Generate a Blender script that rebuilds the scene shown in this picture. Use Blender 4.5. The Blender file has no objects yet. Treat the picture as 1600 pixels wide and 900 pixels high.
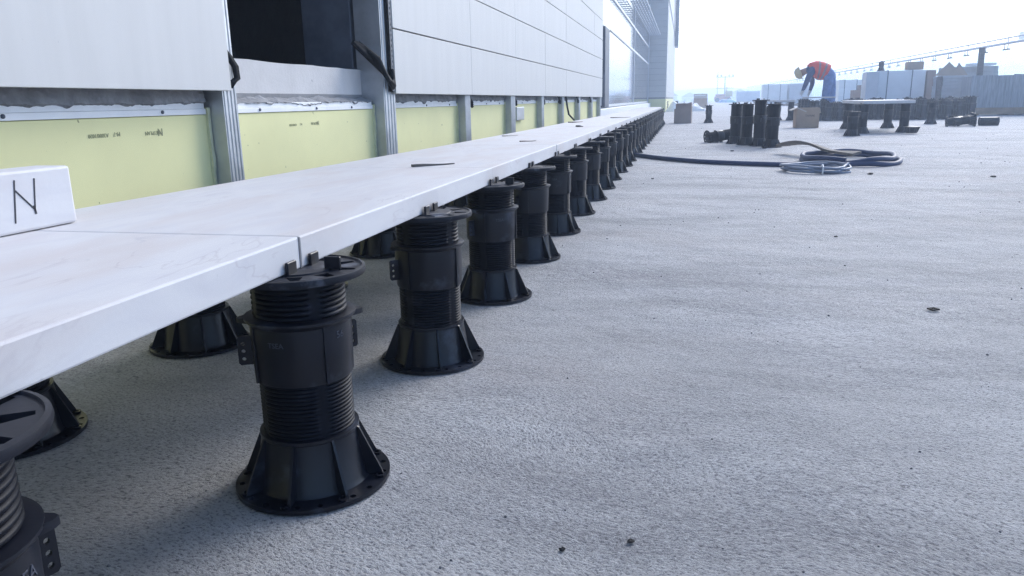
import bpy, bmesh, math, random
from mathutils import Vector, Matrix, noise as mnoise
random.seed(7)
S = bpy.context.scene
C = S.collection
R = math.radians

# ------------------------------------------------------------------ camera
cam_d = bpy.data.cameras.new('camera'); cam = bpy.data.objects.new('camera', cam_d); C.objects.link(cam)
cam_d.sensor_width = 36.0; cam_d.lens = 1180 / 1600 * 36; cam_d.clip_start = 0.02; cam_d.clip_end = 5000
fw = Vector((-0.21576808, 0.94664721, -0.23938084)); rt = Vector((0.97583602, 0.21770769, -0.01863929)); up = Vector((-0.03447022, 0.23761821, 0.97074682))
cam.matrix_world = Matrix(((rt.x, up.x, -fw.x, 0), (rt.y, up.y, -fw.y, 0), (rt.z, up.z, -fw.z, 0.5), (0, 0, 0, 1)))
S.camera = cam
# ------------------------------------------------------------------ world, sun, exposure
SUN_AZ, SUN_EL = 25.0, 32.0        # azimuth clockwise from +Y, elevation
W = bpy.data.worlds.new("World"); S.world = W; W.use_nodes = True
wt = W.node_tree
sky = wt.nodes.new('ShaderNodeTexSky'); sky.sky_type = 'NISHITA'; sky.sun_disc = False
sky.sun_elevation = R(SUN_EL); sky.sun_rotation = R(SUN_AZ); sky.air_density = 1.0; sky.dust_density = 1.2; sky.ozone_density = 2.5
wt.links.new(sky.outputs[0], wt.nodes['Background'].inputs[0]); wt.nodes['Background'].inputs[1].default_value = 0.15
sd = bpy.data.lights.new('sun', 'SUN'); sd.energy = 1.55; sd.angle = R(32); sd.color = (1.0, 0.985, 0.96)
so = bpy.data.objects.new('sun', sd); C.objects.link(so)
sv = Vector((math.sin(R(SUN_AZ)) * math.cos(R(SUN_EL)), math.cos(R(SUN_AZ)) * math.cos(R(SUN_EL)), math.sin(R(SUN_EL))))
so.rotation_euler = (-sv).to_track_quat('-Z', 'Y').to_euler(); so.location = sv * 8
S.view_settings.view_transform = 'Standard'; S.view_settings.look = 'None'; S.view_settings.gamma = 1.0
S.view_settings.exposure = 0.98
S.render.engine = 'CYCLES'
S.cycles.use_denoising = True; S.cycles.denoising_prefilter = 'NONE'
S.cycles.max_bounces = 8; S.cycles.diffuse_bounces = 3; S.cycles.glossy_bounces = 3; S.cycles.transparent_max_bounces = 16; S.cycles.volume_bounces = 1
HAZE = 0.0065

# ------------------------------------------------------------------ mesh helpers
class MB:
    def __init__(s): s.v = []; s.f = []; s.m = []
    def add(s, vs, fs, mi=0, M=None):
        o = len(s.v)
        s.v += [tuple(M @ Vector(p)) for p in vs] if M else [tuple(p) for p in vs]
        s.f += [tuple(i + o for i in f) for f in fs]; s.m += [mi] * len(fs)
        return s
    def box(s, x0, x1, y0, y1, z0, z1, mi=0, M=None):
        v = [(x0, y0, z0), (x1, y0, z0), (x1, y1, z0), (x0, y1, z0), (x0, y0, z1), (x1, y0, z1), (x1, y1, z1), (x0, y1, z1)]
        return s.add(v, [(3, 2, 1, 0), (4, 5, 6, 7), (0, 1, 5, 4), (1, 2, 6, 5), (2, 3, 7, 6), (3, 0, 4, 7)], mi, M)
    def cbox(s, c, d, M=None, mi=0):
        return s.box(c[0] - d[0] / 2, c[0] + d[0] / 2, c[1] - d[1] / 2, c[1] + d[1] / 2, c[2] - d[2] / 2, c[2] + d[2] / 2, mi, M)
    def prism(s, poly, z0, z1, mi=0, M=None):       # poly counter-clockwise
        n = len(poly)
        v = [(x, y, z0) for x, y in poly] + [(x, y, z1) for x, y in poly]
        f = [tuple(range(n - 1, -1, -1)), tuple(range(n, 2 * n))] + [(i, (i + 1) % n, n + (i + 1) % n, n + i) for i in range(n)]
        return s.add(v, f, mi, M)
    def lathe(s, prof, n=32, mi=0, M=None, cap=True):
        v = []; f = []
        for r, z in prof:
            for k in range(n):
                a = 2 * math.pi * k / n; v.append((r * math.cos(a), r * math.sin(a), z))
        for i in range(len(prof) - 1):
            for k in range(n):
                k2 = (k + 1) % n; f.append((i * n + k, i * n + k2, (i + 1) * n + k2, (i + 1) * n + k))
        if cap:
            f.append(tuple(range(n - 1, -1, -1))); f.append(tuple((len(prof) - 1) * n + k for k in range(n)))
        return s.add(v, f, mi, M)
    def tube(s, pts, r, n=8, closed=False, mi=0, M=None):
        pts = [Vector(p) for p in pts]; m = len(pts); v = []; f = []
        prev = None
        for i, p in enumerate(pts):
            a = pts[(i - 1) % m] if (closed or i > 0) else p
            b = pts[(i + 1) % m] if (closed or i < m - 1) else p
            t = (b - a).normalized()
            ref = prev if prev else (Vector((0, 0, 1)) if abs(t.z) < .9 else Vector((1, 0, 0)))
            nrm = (ref - t * ref.dot(t)).normalized(); prev = nrm; bn = t.cross(nrm)
            rr = r[i] if isinstance(r, (list, tuple)) else r
            for k in range(n):
                q = 2 * math.pi * k / n; v.append(p + nrm * (rr * math.cos(q)) + bn * (rr * math.sin(q)))
        for i in range(m if closed else m - 1):
            j = (i + 1) % m
            for k in range(n):
                k2 = (k + 1) % n; f.append((i * n + k, i * n + k2, j * n + k2, j * n + k))
        if not closed: f.append(tuple(range(n - 1, -1, -1))); f.append(tuple((m - 1) * n + k for k in range(n)))
        return s.add(v, f, mi, M)
    def mesh(s, name, mats, smooth=None, bevel=0, seg=2):
        me = bpy.data.meshes.new(name); me.from_pydata(s.v, [], s.f); me.update()
        for m in (mats if isinstance(mats, (list, tuple)) else [mats]): me.materials.append(m)
        if any(s.m): me.polygons.foreach_set('material_index', s.m)
        if bevel:
            bm = bmesh.new(); bm.from_mesh(me)
            bmesh.ops.bevel(bm, geom=bm.edges[:], offset=bevel, segments=seg, profile=0.5, affect='EDGES', clamp_overlap=True)
            bm.to_mesh(me); bm.free()
        if smooth is not None:
            me.polygons.foreach_set('use_smooth', [True] * len(me.polygons)); me.set_sharp_from_angle(angle=R(smooth))
        return me
    def build(s, name, mats, parent=None, loc=(0, 0, 0), rz=0, smooth=None, bevel=0, seg=2):
        return inst(name, s.mesh(name, mats, smooth, bevel, seg), parent, loc, rz)

def inst(name, me, parent=None, loc=(0, 0, 0), rz=0, rot=None):
    o = bpy.data.objects.new(name, me); C.objects.link(o); o.location = loc
    o.rotation_euler = rot if rot else (0, 0, rz)
    if parent: o.parent = parent
    return o
def tag(o, label=None, cat=None, group=None, kind=None):
    if label: o['label'] = label
    if cat: o['category'] = cat
    if group: o['group'] = group
    if kind: o['kind'] = kind
    return o
def thing(name, label, cat, loc=(0, 0, 0), rz=0, group=None, rot=None):
    return tag(inst(name, None, None, loc, rz, rot), label, cat, group)
def circle(r, n=24, cx=0, cy=0, a0=0): return [(cx + r * math.cos(a0 + 2 * math.pi * k / n), cy + r * math.sin(a0 + 2 * math.pi * k / n)) for k in range(n)]
def plate(outline, holes, th):                       # a flat plate with real holes -> (verts, faces), z from 0 to th
    cu = bpy.data.curves.new('plate', 'CURVE'); cu.dimensions = '2D'; cu.fill_mode = 'BOTH'; cu.extrude = th / 2
    for loop in [outline] + holes:
        sp = cu.splines.new('POLY'); sp.points.add(len(loop) - 1); sp.use_cyclic_u = True
        for p, (x, y) in zip(sp.points, loop): p.co = (x, y, 0, 1)
    ob = bpy.data.objects.new('plate', cu); me = bpy.data.meshes.new_from_object(ob)
    vs = [(v.co.x, v.co.y, v.co.z + th / 2) for v in me.vertices]; fs = [tuple(p.vertices) for p in me.polygons]
    bpy.data.objects.remove(ob); bpy.data.curves.remove(cu); bpy.data.meshes.remove(me)
    return vs, fs
def text_geo(s, size, th=0.0005):
    cu = bpy.data.curves.new('text', 'FONT'); cu.body = s; cu.size = size; cu.extrude = th; cu.align_x = 'CENTER'; cu.align_y = 'CENTER'; cu.resolution_u = 3
    ob = bpy.data.objects.new('text', cu); me = bpy.data.meshes.new_from_object(ob)
    vs = [tuple(v.co) for v in me.vertices]; fs = [tuple(p.vertices) for p in me.polygons]
    bpy.data.objects.remove(ob); bpy.data.curves.remove(cu); bpy.data.meshes.remove(me)
    return vs, fs
def ordinal(n):
    return ['zeroth', 'first', 'second', 'third', 'fourth', 'fifth', 'sixth', 'seventh', 'eighth', 'ninth', 'tenth', 'eleventh', 'twelfth', 'thirteenth', 'fourteenth', 'fifteenth',
            'sixteenth', 'seventeenth', 'eighteenth', 'nineteenth', 'twentieth', 'twenty-first', 'twenty-second', 'twenty-third', 'twenty-fourth', 'twenty-fifth', 'twenty-sixth',
            'twenty-seventh', 'twenty-eighth', 'twenty-ninth', 'thirtieth', 'thirty-first', 'thirty-second', 'thirty-third', 'thirty-fourth'][n]

# ------------------------------------------------------------------ materials
def mat(name, col, rough=0.6, metal=0.0, var=0.0, vscale=6.0, spots=None, bump=None, spec=0.5, stretch=None, random_off=False, var2=None):
    """base colour varied by noise; spots=(colour, scale, lo, hi); bump=[(scale, strength, distance), ...]"""
    m = bpy.data.materials.new(name); m.use_nodes = True; nt = m.node_tree; N = nt.nodes; L = nt.links
    b = N['Principled BSDF']; b.inputs['Roughness'].default_value = rough; b.inputs['Metallic'].default_value = metal
    b.inputs['Specular IOR Level'].default_value = spec
    tc = N.new('ShaderNodeTexCoord'); mp = N.new('ShaderNodeMapping'); L.new(tc.outputs['Object'], mp.inputs['Vector'])
    if stretch: mp.inputs['Scale'].default_value = stretch
    if random_off:
        oi = N.new('ShaderNodeObjectInfo'); mu = N.new('ShaderNodeMath'); mu.operation = 'MULTIPLY'; mu.inputs[1].default_value = 37.0
        L.new(oi.outputs['Random'], mu.inputs[0]); L.new(mu.outputs[0], mp.inputs['Location'])
    def noise(scale, detail=4, rg=.6, dist=0):
        n = N.new('ShaderNodeTexNoise'); n.inputs['Scale'].default_value = scale; n.inputs['Detail'].default_value = detail; n.inputs['Roughness'].default_value = rg
        n.inputs['Distortion'].default_value = dist; L.new(mp.outputs['Vector'], n.inputs['Vector']); return n
    cur = None
    def mix(a, fac, bcol):
        x = N.new('ShaderNodeMix'); x.data_type = 'RGBA'
        if a is None: x.inputs[6].default_value = (*col, 1)
        else: L.new(a, x.inputs[6])
        x.inputs[7].default_value = (*bcol, 1)
        L.new(fac, x.inputs[0]); return x.outputs[2]
    def ramp(src, lo, hi):
        r = N.new('ShaderNodeMapRange'); r.inputs[1].default_value = lo; r.inputs[2].default_value = hi; r.clamp = True; L.new(src, r.inputs[0]); return r.outputs[0]
    if var:
        cur = mix(cur, ramp(noise(vscale, 5).outputs[0], .35, .65), tuple(c * (1 - var) for c in col))
    if var2:
        cur = mix(cur, ramp(noise(var2[0], 3).outputs[0], .4, .7), var2[1])
    for sp in (spots or []):
        cur = mix(cur, ramp(noise(sp[1], sp[4] if len(sp) > 4 else 4).outputs[0], sp[2], sp[3]), sp[0])
    if cur is None: b.inputs['Base Color'].default_value = (*col, 1)
    else: L.new(cur, b.inputs['Base Color'])
    prev = None
    for sc, st, di in (bump or []):
        bp = N.new('ShaderNodeBump'); bp.inputs['Strength'].default_value = st; bp.inputs['Distance'].default_value = di
        L.new(noise(sc, 3).outputs[0], bp.inputs['Height'])
        if prev: L.new(prev, bp.inputs['Normal'])
        prev = bp.outputs[0]
    if prev: L.new(prev, b.inputs['Normal'])
    return m

M = {}
M['plastic'] = mat('black_plastic', (0.0050, 0.0068, 0.0140), 0.36, spec=.42, var=.3, vscale=14, spots=[((0.09, 0.105, 0.145), 11, .57, .82, 8)], bump=[(90, .12, .001)], random_off=True)
M['thread'] = mat('black_plastic_thread', (0.0050, 0.0068, 0.0135), 0.5, spec=.17, var=.3, vscale=14, spots=[((0.05, 0.055, 0.075), 10, .62, .84, 7)], random_off=True)
M['plastic_top'] = mat('dusty_black_plastic', (0.010, 0.012, 0.021), 0.52, spec=.3, var=.4, vscale=20, spots=[((0.13, 0.14, 0.17), 22, .56, .78, 7)], bump=[(120, .15, .001)], random_off=True)
M['lettering'] = mat('grey_raised_lettering', (0.05, 0.055, 0.075), 0.5)  # paler grey than the collar so the letters stand out
M['panel'] = mat('cladding_panel_paint', (0.57, 0.56, 0.54), 0.55, var=.05, vscale=3, stretch=(1, 5, .6), spots=[((0.35, 0.35, 0.37), 60, .76, .80, 2)], bump=[(200, .05, .0005)], random_off=True)
M['alu'] = mat('white_aluminium', (0.72, 0.73, 0.75), 0.35, var=.05, vscale=2)
M['steel'] = mat('galvanised_steel', (0.52, 0.54, 0.57), 0.42, 0.75, var=.25, vscale=9, bump=[(40, .05, .001)])
M['dark_steel'] = mat('dark_blue_steel', (0.10, 0.115, 0.15), 0.5, 0.3, var=.4, vscale=8, bump=[(20, .3, .003)])
M['foam'] = mat('yellow_foam_board', (0.80, 0.765, 0.405), 0.75, var=.08, vscale=3, spots=[((0.25, 0.25, 0.12), 45, .74, .78, 2)], bump=[(60, .1, .001)])
M['foam_edge'] = mat('foam_sealant', (0.72, 0.71, 0.46), 0.7, var=.15, vscale=30, bump=[(60, .5, .003)])
M['flash'] = mat('white_flashing', (0.86, 0.86, 0.86), 0.5, var=.08, vscale=12)
M['mortar'] = mat('grey_mortar', (0.33, 0.33, 0.34), 0.9, var=.35, vscale=18, bump=[(40, .8, .01), (150, .5, .003)])
M['block'] = mat('aerated_block', (0.62, 0.60, 0.585), 0.9, var=.10, vscale=8, spots=[((0.35, 0.35, 0.36), 25, .68, .75, 4)], bump=[(80, .35, .003)])
M['room_shade'] = mat('painted_room_shade', (0.010, 0.010, 0.011), 0.95, var=.5, vscale=5, bump=[(14, .8, .02)])  # near-black colour stands in for the unlit room behind the opening
M['wall'] = mat('concrete_wall', (0.28, 0.28, 0.285), 0.9, var=.25, vscale=4, bump=[(60, .4, .004)])
M['rubber'] = mat('black_rubber', (0.006, 0.007, 0.010), 0.75, spec=.25)
M['ink'] = mat('black_ink', (0.02, 0.02, 0.03), 0.6)
M['print'] = mat('grey_print', (0.34, 0.34, 0.20), 0.8)
M['cut'] = mat('saw_cut_grey', (0.16, 0.16, 0.17), 0.9)
M['hose'] = mat('blue_grey_hose', (0.035, 0.055, 0.125), 0.55, spec=.3, var=.15, vscale=8)
M['cable'] = mat('grey_cable', (0.20, 0.24, 0.32), 0.5)
M['wood'] = mat('weathered_wood', (0.20, 0.175, 0.155), 0.8, var=.35, vscale=6, stretch=(1, 14, 14), bump=[(40, .4, .003)], random_off=True)
M['plank'] = mat('grey_board_wood', (0.42, 0.425, 0.44), 0.8, var=.35, vscale=5, stretch=(9, 9, .7), bump=[(40, .3, .003)], random_off=True)
M['raw_wood'] = mat('raw_timber', (0.40, 0.27, 0.17), 0.8, var=.3, vscale=7, bump=[(30, .3, .003)])
M['card'] = mat('brown_cardboard', (0.44, 0.32, 0.23), 0.85, var=.14, vscale=6, random_off=True, bump=[(25, .2, .004)])
M['card_dark'] = mat('grey_brown_cardboard', (0.33, 0.26, 0.225), 0.85, var=.12, vscale=5, random_off=True)
M['card_in'] = mat('pale_cardboard_edge', (0.55, 0.50, 0.45), 0.85)
M['wrap'] = mat('white_wrapped_tiles', (0.84, 0.85, 0.86), 0.45, var=.08, vscale=3, bump=[(7, .25, .02)], random_off=True)
M['wrap_grey'] = mat('grey_wrapped_tiles', (0.60, 0.62, 0.66), 0.5, var=.12, vscale=3, bump=[(7, .25, .02)], random_off=True)
M['strap'] = mat('grey_strap', (0.16, 0.17, 0.19), 0.6)
M['tile'] = mat('stacked_grey_tiles', (0.50, 0.50, 0.515), 0.7, var=.15, vscale=5, random_off=True)
M['rail'] = mat('brushed_rail', (0.60, 0.62, 0.66), 0.4, 0.4)
M['clamp'] = mat('dark_clamp', (0.10, 0.11, 0.13), 0.5, 0.3)
M['blue'] = mat('blue_tarpaulin', (0.03, 0.20, 0.50), 0.5, var=.4, vscale=2, spots=[((0.06, 0.45, 0.42), .8, .5, .6, 3)], bump=[(3, .5, .1)])
M['orange'] = mat('orange_machine_paint', (0.62, 0.22, 0.07), 0.5, var=.3, vscale=3)
M['yellow'] = mat('yellow_machine_paint', (0.65, 0.48, 0.12), 0.5, var=.3, vscale=3)
M['pale'] = mat('pale_pink_render', (0.78, 0.70, 0.67), 0.8, var=.1)
M['jeans'] = mat('blue_denim', (0.18, 0.29, 0.56), 0.9, var=.3, vscale=12, bump=[(30, .4, .006)])
M['shirt'] = mat('navy_cloth', (0.05, 0.09, 0.20), 0.9, var=.25, vscale=14, bump=[(22, .6, .01)])
M['vest'] = mat('orange_red_vest', (0.92, 0.10, 0.065), 0.8, var=.12, vscale=10, bump=[(14, .5, .01)])
M['reflect'] = mat('grey_reflective_band', (0.30, 0.19, 0.21), 0.6)
M['skin'] = mat('skin', (0.36, 0.20, 0.14), 0.6)
M['helmet'] = mat('yellow_helmet', (0.60, 0.50, 0.30), 0.4)
M['glove'] = mat('pale_work_glove', (0.55, 0.55, 0.55), 0.8)
M['terrain'] = mat('dry_ground', (0.52, 0.52, 0.51), 0.95, var=.25, vscale=.02)
M['pole'] = mat('weathered_pole', (0.12, 0.11, 0.10), 0.8)

def marble():
    m = bpy.data.materials.new('white_marble'); m.use_nodes = True; nt = m.node_tree; N = nt.nodes; L = nt.links; b = N['Principled BSDF']
    b.inputs['Roughness'].default_value = .55
    tc = N.new('ShaderNodeTexCoord'); oi = N.new('ShaderNodeObjectInfo'); mu = N.new('ShaderNodeVectorMath'); mu.operation = 'MULTIPLY_ADD'
    cb = N.new('ShaderNodeCombineXYZ')
    for k in range(3): L.new(oi.outputs['Random'], cb.inputs[k])
    L.new(cb.outputs[0], mu.inputs[0]); mu.inputs[1].default_value = (31, 17, 9); L.new(tc.outputs['Object'], mu.inputs[2])
    def nz(sc, de=4, di=0, src=None):
        n = N.new('ShaderNodeTexNoise'); n.inputs['Scale'].default_value = sc; n.inputs['Detail'].default_value = de; n.inputs['Distortion'].default_value = di
        L.new(src or mu.outputs[0], n.inputs['Vector']); return n.outputs[0]
    def mr(src, a, b_, c=0, d=1):
        r = N.new('ShaderNodeMapRange'); r.inputs[1].default_value = a; r.inputs[2].default_value = b_; r.inputs[3].default_value = c; r.inputs[4].default_value = d; L.new(src, r.inputs[0]); return r.outputs[0]
    def mth(op, a, b_):
        x = N.new('ShaderNodeMath'); x.operation = op
        for k, q in ((0, a), (1, b_)):
            if isinstance(q, (int, float)): x.inputs[k].default_value = q
            else: L.new(q, x.inputs[k])
        return x.outputs[0]
    def mix(a, f, c):
        x = N.new('ShaderNodeMix'); x.data_type = 'RGBA'; L.new(f, x.inputs[0])
        if isinstance(a, tuple): x.inputs[6].default_value = (*a, 1)
        else: L.new(a, x.inputs[6])
        x.inputs[7].default_value = (*c, 1); return x.outputs[2]
    st = N.new('ShaderNodeMapping'); st.inputs['Scale'].default_value = (3.2, 1, 3); st.inputs['Rotation'].default_value = (0, 0, .35); L.new(mu.outputs[0], st.inputs['Vector'])
    c = mix((0.64, 0.625, 0.625), mr(nz(6, 6, 1.5, st.outputs[0]), .40, .72, 0, .75), (0.57, 0.555, 0.575))
    c = mix(c, mr(nz(3.1, 4, .6, st.outputs[0]), .46, .70, 0, .8), (0.58, 0.53, 0.515))
    vein = mth('ABSOLUTE', mth('SUBTRACT', nz(2.6, 4, 1.2, st.outputs[0]), .5), 0)
    vf = mth('MULTIPLY', mr(vein, 0.0, .012, 1, 0), mr(nz(1.9, 2), .54, .66))
    c = mix(c, mth('MULTIPLY', vf, .28), (0.34, 0.28, 0.30))
    v2 = mth('ABSOLUTE', mth('SUBTRACT', nz(6.5, 3, .8), .5), 0)
    c = mix(c, mth('MULTIPLY', mth('MULTIPLY', mr(v2, 0, .008, 1, 0), mr(nz(3.3, 2), .60, .66)), .30), (0.27, 0.26, 0.33))
    c = mix(c, mr(nz(70, 2), .73, .78, 0, .5), (0.45, 0.44, 0.44))
    L.new(c, b.inputs['Base Color'])
    bp = N.new('ShaderNodeBump'); bp.inputs['Strength'].default_value = .12; bp.inputs['Distance'].default_value = .001; L.new(nz(160, 3), bp.inputs['Height']); L.new(bp.outputs[0], b.inputs['Normal'])
    return m
M['marble'] = marble()

def screed():
    m = bpy.data.materials.new('rough_concrete_screed'); m.use_nodes = True; nt = m.node_tree; N = nt.nodes; L = nt.links; b = N['Principled BSDF']
    b.inputs['Roughness'].default_value = .72; b.inputs['Specular IOR Level'].default_value = .35
    tc = N.new('ShaderNodeTexCoord')
    wn = N.new('ShaderNodeTexNoise'); wn.inputs['Scale'].default_value = .9; wn.inputs['Detail'].default_value = 2; L.new(tc.outputs['Object'], wn.inputs['Vector'])
    wa = N.new('ShaderNodeVectorMath'); wa.operation = 'MULTIPLY_ADD'; wa.inputs[1].default_value = (.5, .5, 0); L.new(wn.outputs['Color'], wa.inputs[0]); L.new(tc.outputs['Object'], wa.inputs[2])
    def mp(scale, rz, src=None):
        x = N.new('ShaderNodeMapping'); x.inputs['Scale'].default_value = scale; x.inputs['Rotation'].default_value = (0, 0, rz); L.new(src or wa.outputs[0], x.inputs['Vector']); return x.outputs[0]
    def nz(sc, de, src, rg=.6):
        n = N.new('ShaderNodeTexNoise'); n.inputs['Scale'].default_value = sc; n.inputs['Detail'].default_value = de; n.inputs['Roughness'].default_value = rg; L.new(src, n.inputs['Vector']); return n.outputs[0]
    def mr(src, a, b_, c=0, d=1):
        r = N.new('ShaderNodeMapRange'); r.inputs[1].default_value = a; r.inputs[2].default_value = b_; r.inputs[3].default_value = c; r.inputs[4].default_value = d; L.new(src, r.inputs[0]); return r.outputs[0]
    def mth(op, a, b_):
        x = N.new('ShaderNodeMath'); x.operation = op
        for k, q in ((0, a), (1, b_)):
            if isinstance(q, (int, float)): x.inputs[k].default_value = q
            else: L.new(q, x.inputs[k])
        return x.outputs[0]
    def mix(a, f, c):
        x = N.new('ShaderNodeMix'); x.data_type = 'RGBA'; L.new(f, x.inputs[0])
        if isinstance(a, tuple): x.inputs[6].default_value = (*a, 1)
        else: L.new(a, x.inputs[6])
        x.inputs[7].default_value = (*c, 1); return x.outputs[2]
    obj = tc.outputs['Object']
    float_ = mp((85, 190, 85), .55)                    # trowel streaks
    grain = nz(1, 3, mp((190, 270, 190), .5))
    streak = nz(1, 3, float_)
    pits = nz(330, 2, obj)
    c = mix((0.53, 0.525, 0.53), mr(nz(.75, 5, obj), .40, .62, 0, 1), (0.45, 0.45, 0.465))
    c = mix(c, mr(nz(1, 5, mp((.9, 3.2, 1), -.35)), .48, .68, 0, .75), (0.25, 0.25, 0.265))
    c = mix(c, mr(nz(.9, 4, mp((1, 2, 1), .9)), .50, .70, 0, .6), (0.50, 0.46, 0.45))
    c = mix(c, mr(nz(2.6, 6, obj), .48, .68, 0, .7), (0.62, 0.62, 0.63))
    c = mix(c, mr(nz(1, 5, mp((.55, 2.4, 1), -.1), .65), .50, .68, 0, .55), (0.27, 0.265, 0.28))
    c = mix(c, mr(nz(4.2, 5, obj, .7), .54, .70, 0, .45), (0.30, 0.30, 0.315))
    c = mix(c, mr(grain, .36, .49, .8, 0), (0.12, 0.12, 0.14))
    c = mix(c, mr(pits, .68, .76, 0, .55), (0.62, 0.62, 0.63))
    c = mix(c, mr(nz(38, 2, obj), .70, .74, 0, .8), (0.12, 0.12, 0.13))
    g2 = nz(70, 8, mp((1, 1.5, 1), .5), .85)
    c = mix(c, mr(g2, .36, .46, .6, 0), (0.11, 0.11, 0.13))
    c = mix(c, mr(g2, .50, .66, 0, .8), (0.66, 0.66, 0.67))
    L.new(c, b.inputs['Base Color'])
    h = mth('ADD', mth('MULTIPLY', grain, .75), mth('ADD', mth('MULTIPLY', streak, .5), mth('ADD', mth('MULTIPLY', pits, .18), mth('MULTIPLY', g2, .9))))
    h = mth('MULTIPLY', h, mr(nz(1.3, 3, obj), .3, .7, .75, 1.25))
    bp = N.new('ShaderNodeBump'); bp.inputs['Strength'].default_value = 1.0; bp.inputs['Distance'].default_value = .0075; L.new(h, bp.inputs['Height'])
    b2 = N.new('ShaderNodeBump'); b2.inputs['Strength'].default_value = .5; b2.inputs['Distance'].default_value = .05; L.new(nz(4.5, 3, obj), b2.inputs['Height']); L.new(bp.outputs[0], b2.inputs['Normal'])
    L.new(b2.outputs[0], b.inputs['Normal'])
    return m
M['screed'] = screed()

def glass(name, tint, refl_rough=.02, see=.8):
    m = bpy.data.materials.new(name); m.use_nodes = True; nt = m.node_tree; N = nt.nodes; L = nt.links
    N.remove(N['Principled BSDF']); out = N['Material Output']
    tr = N.new('ShaderNodeBsdfTransparent'); tr.inputs[0].default_value = (*tint, 1)
    gl = N.new('ShaderNodeBsdfGlossy'); gl.inputs['Roughness'].default_value = refl_rough
    fr = N.new('ShaderNodeFresnel'); fr.inputs[0].default_value = 1.45
    mx = N.new('ShaderNodeMixShader'); ge = N.new('ShaderNodeNewGeometry'); iv = N.new('ShaderNodeMath'); iv.operation = 'SUBTRACT'; iv.inputs[0].default_value = 1; L.new(ge.outputs['Backfacing'], iv.inputs[1]); mf = N.new('ShaderNodeMath'); mf.operation = 'MULTIPLY'; L.new(fr.outputs[0], mf.inputs[0]); L.new(iv.outputs[0], mf.inputs[1]); L.new(mf.outputs[0], mx.inputs[0]); L.new(tr.outputs[0], mx.inputs[1]); L.new(gl.outputs[0], mx.inputs[2]); L.new(mx.outputs[0], out.inputs[0])
    return m
M['glass'] = glass('balustrade_glass', (0.90, 0.94, 0.94))
M['window'] = mat('window_glass', (0.22, 0.23, 0.25), 0.06, spec=1.0, bump=[(1.2, .03, .02)])

# ------------------------------------------------------------------ setting
def ground():
    mb = MB(); mb.box(-3.2, 8.2, -4.0, 110, -1.2, 0)
    tag(mb.build('roof_deck', M['screed']), kind='structure')
    n = 60; vs = []; fs = []
    for i in range(n + 1):
        for j in range(n + 1):
            x = -300 + 600 * i / n; y = -160 + 600 * j / n
            d = max(0, y - 170) / 240
            z = -3 + min(1, d) * (7 + 9 * mnoise.noise(Vector((x * .006, y * .006, 3)))) + (1.5 * mnoise.noise(Vector((x * .03, y * .03, 0))) if y > 170 else 0)
            vs.append((x, y, min(z, 13)))
    for i in range(n):
        for j in range(n): fs.append((i * (n + 1) + j, (i + 1) * (n + 1) + j, (i + 1) * (n + 1) + j + 1, i * (n + 1) + j + 1))
    tag(MB().add(vs, fs).build('terrain', M['terrain'], smooth=60), kind='structure')
ground()

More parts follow.
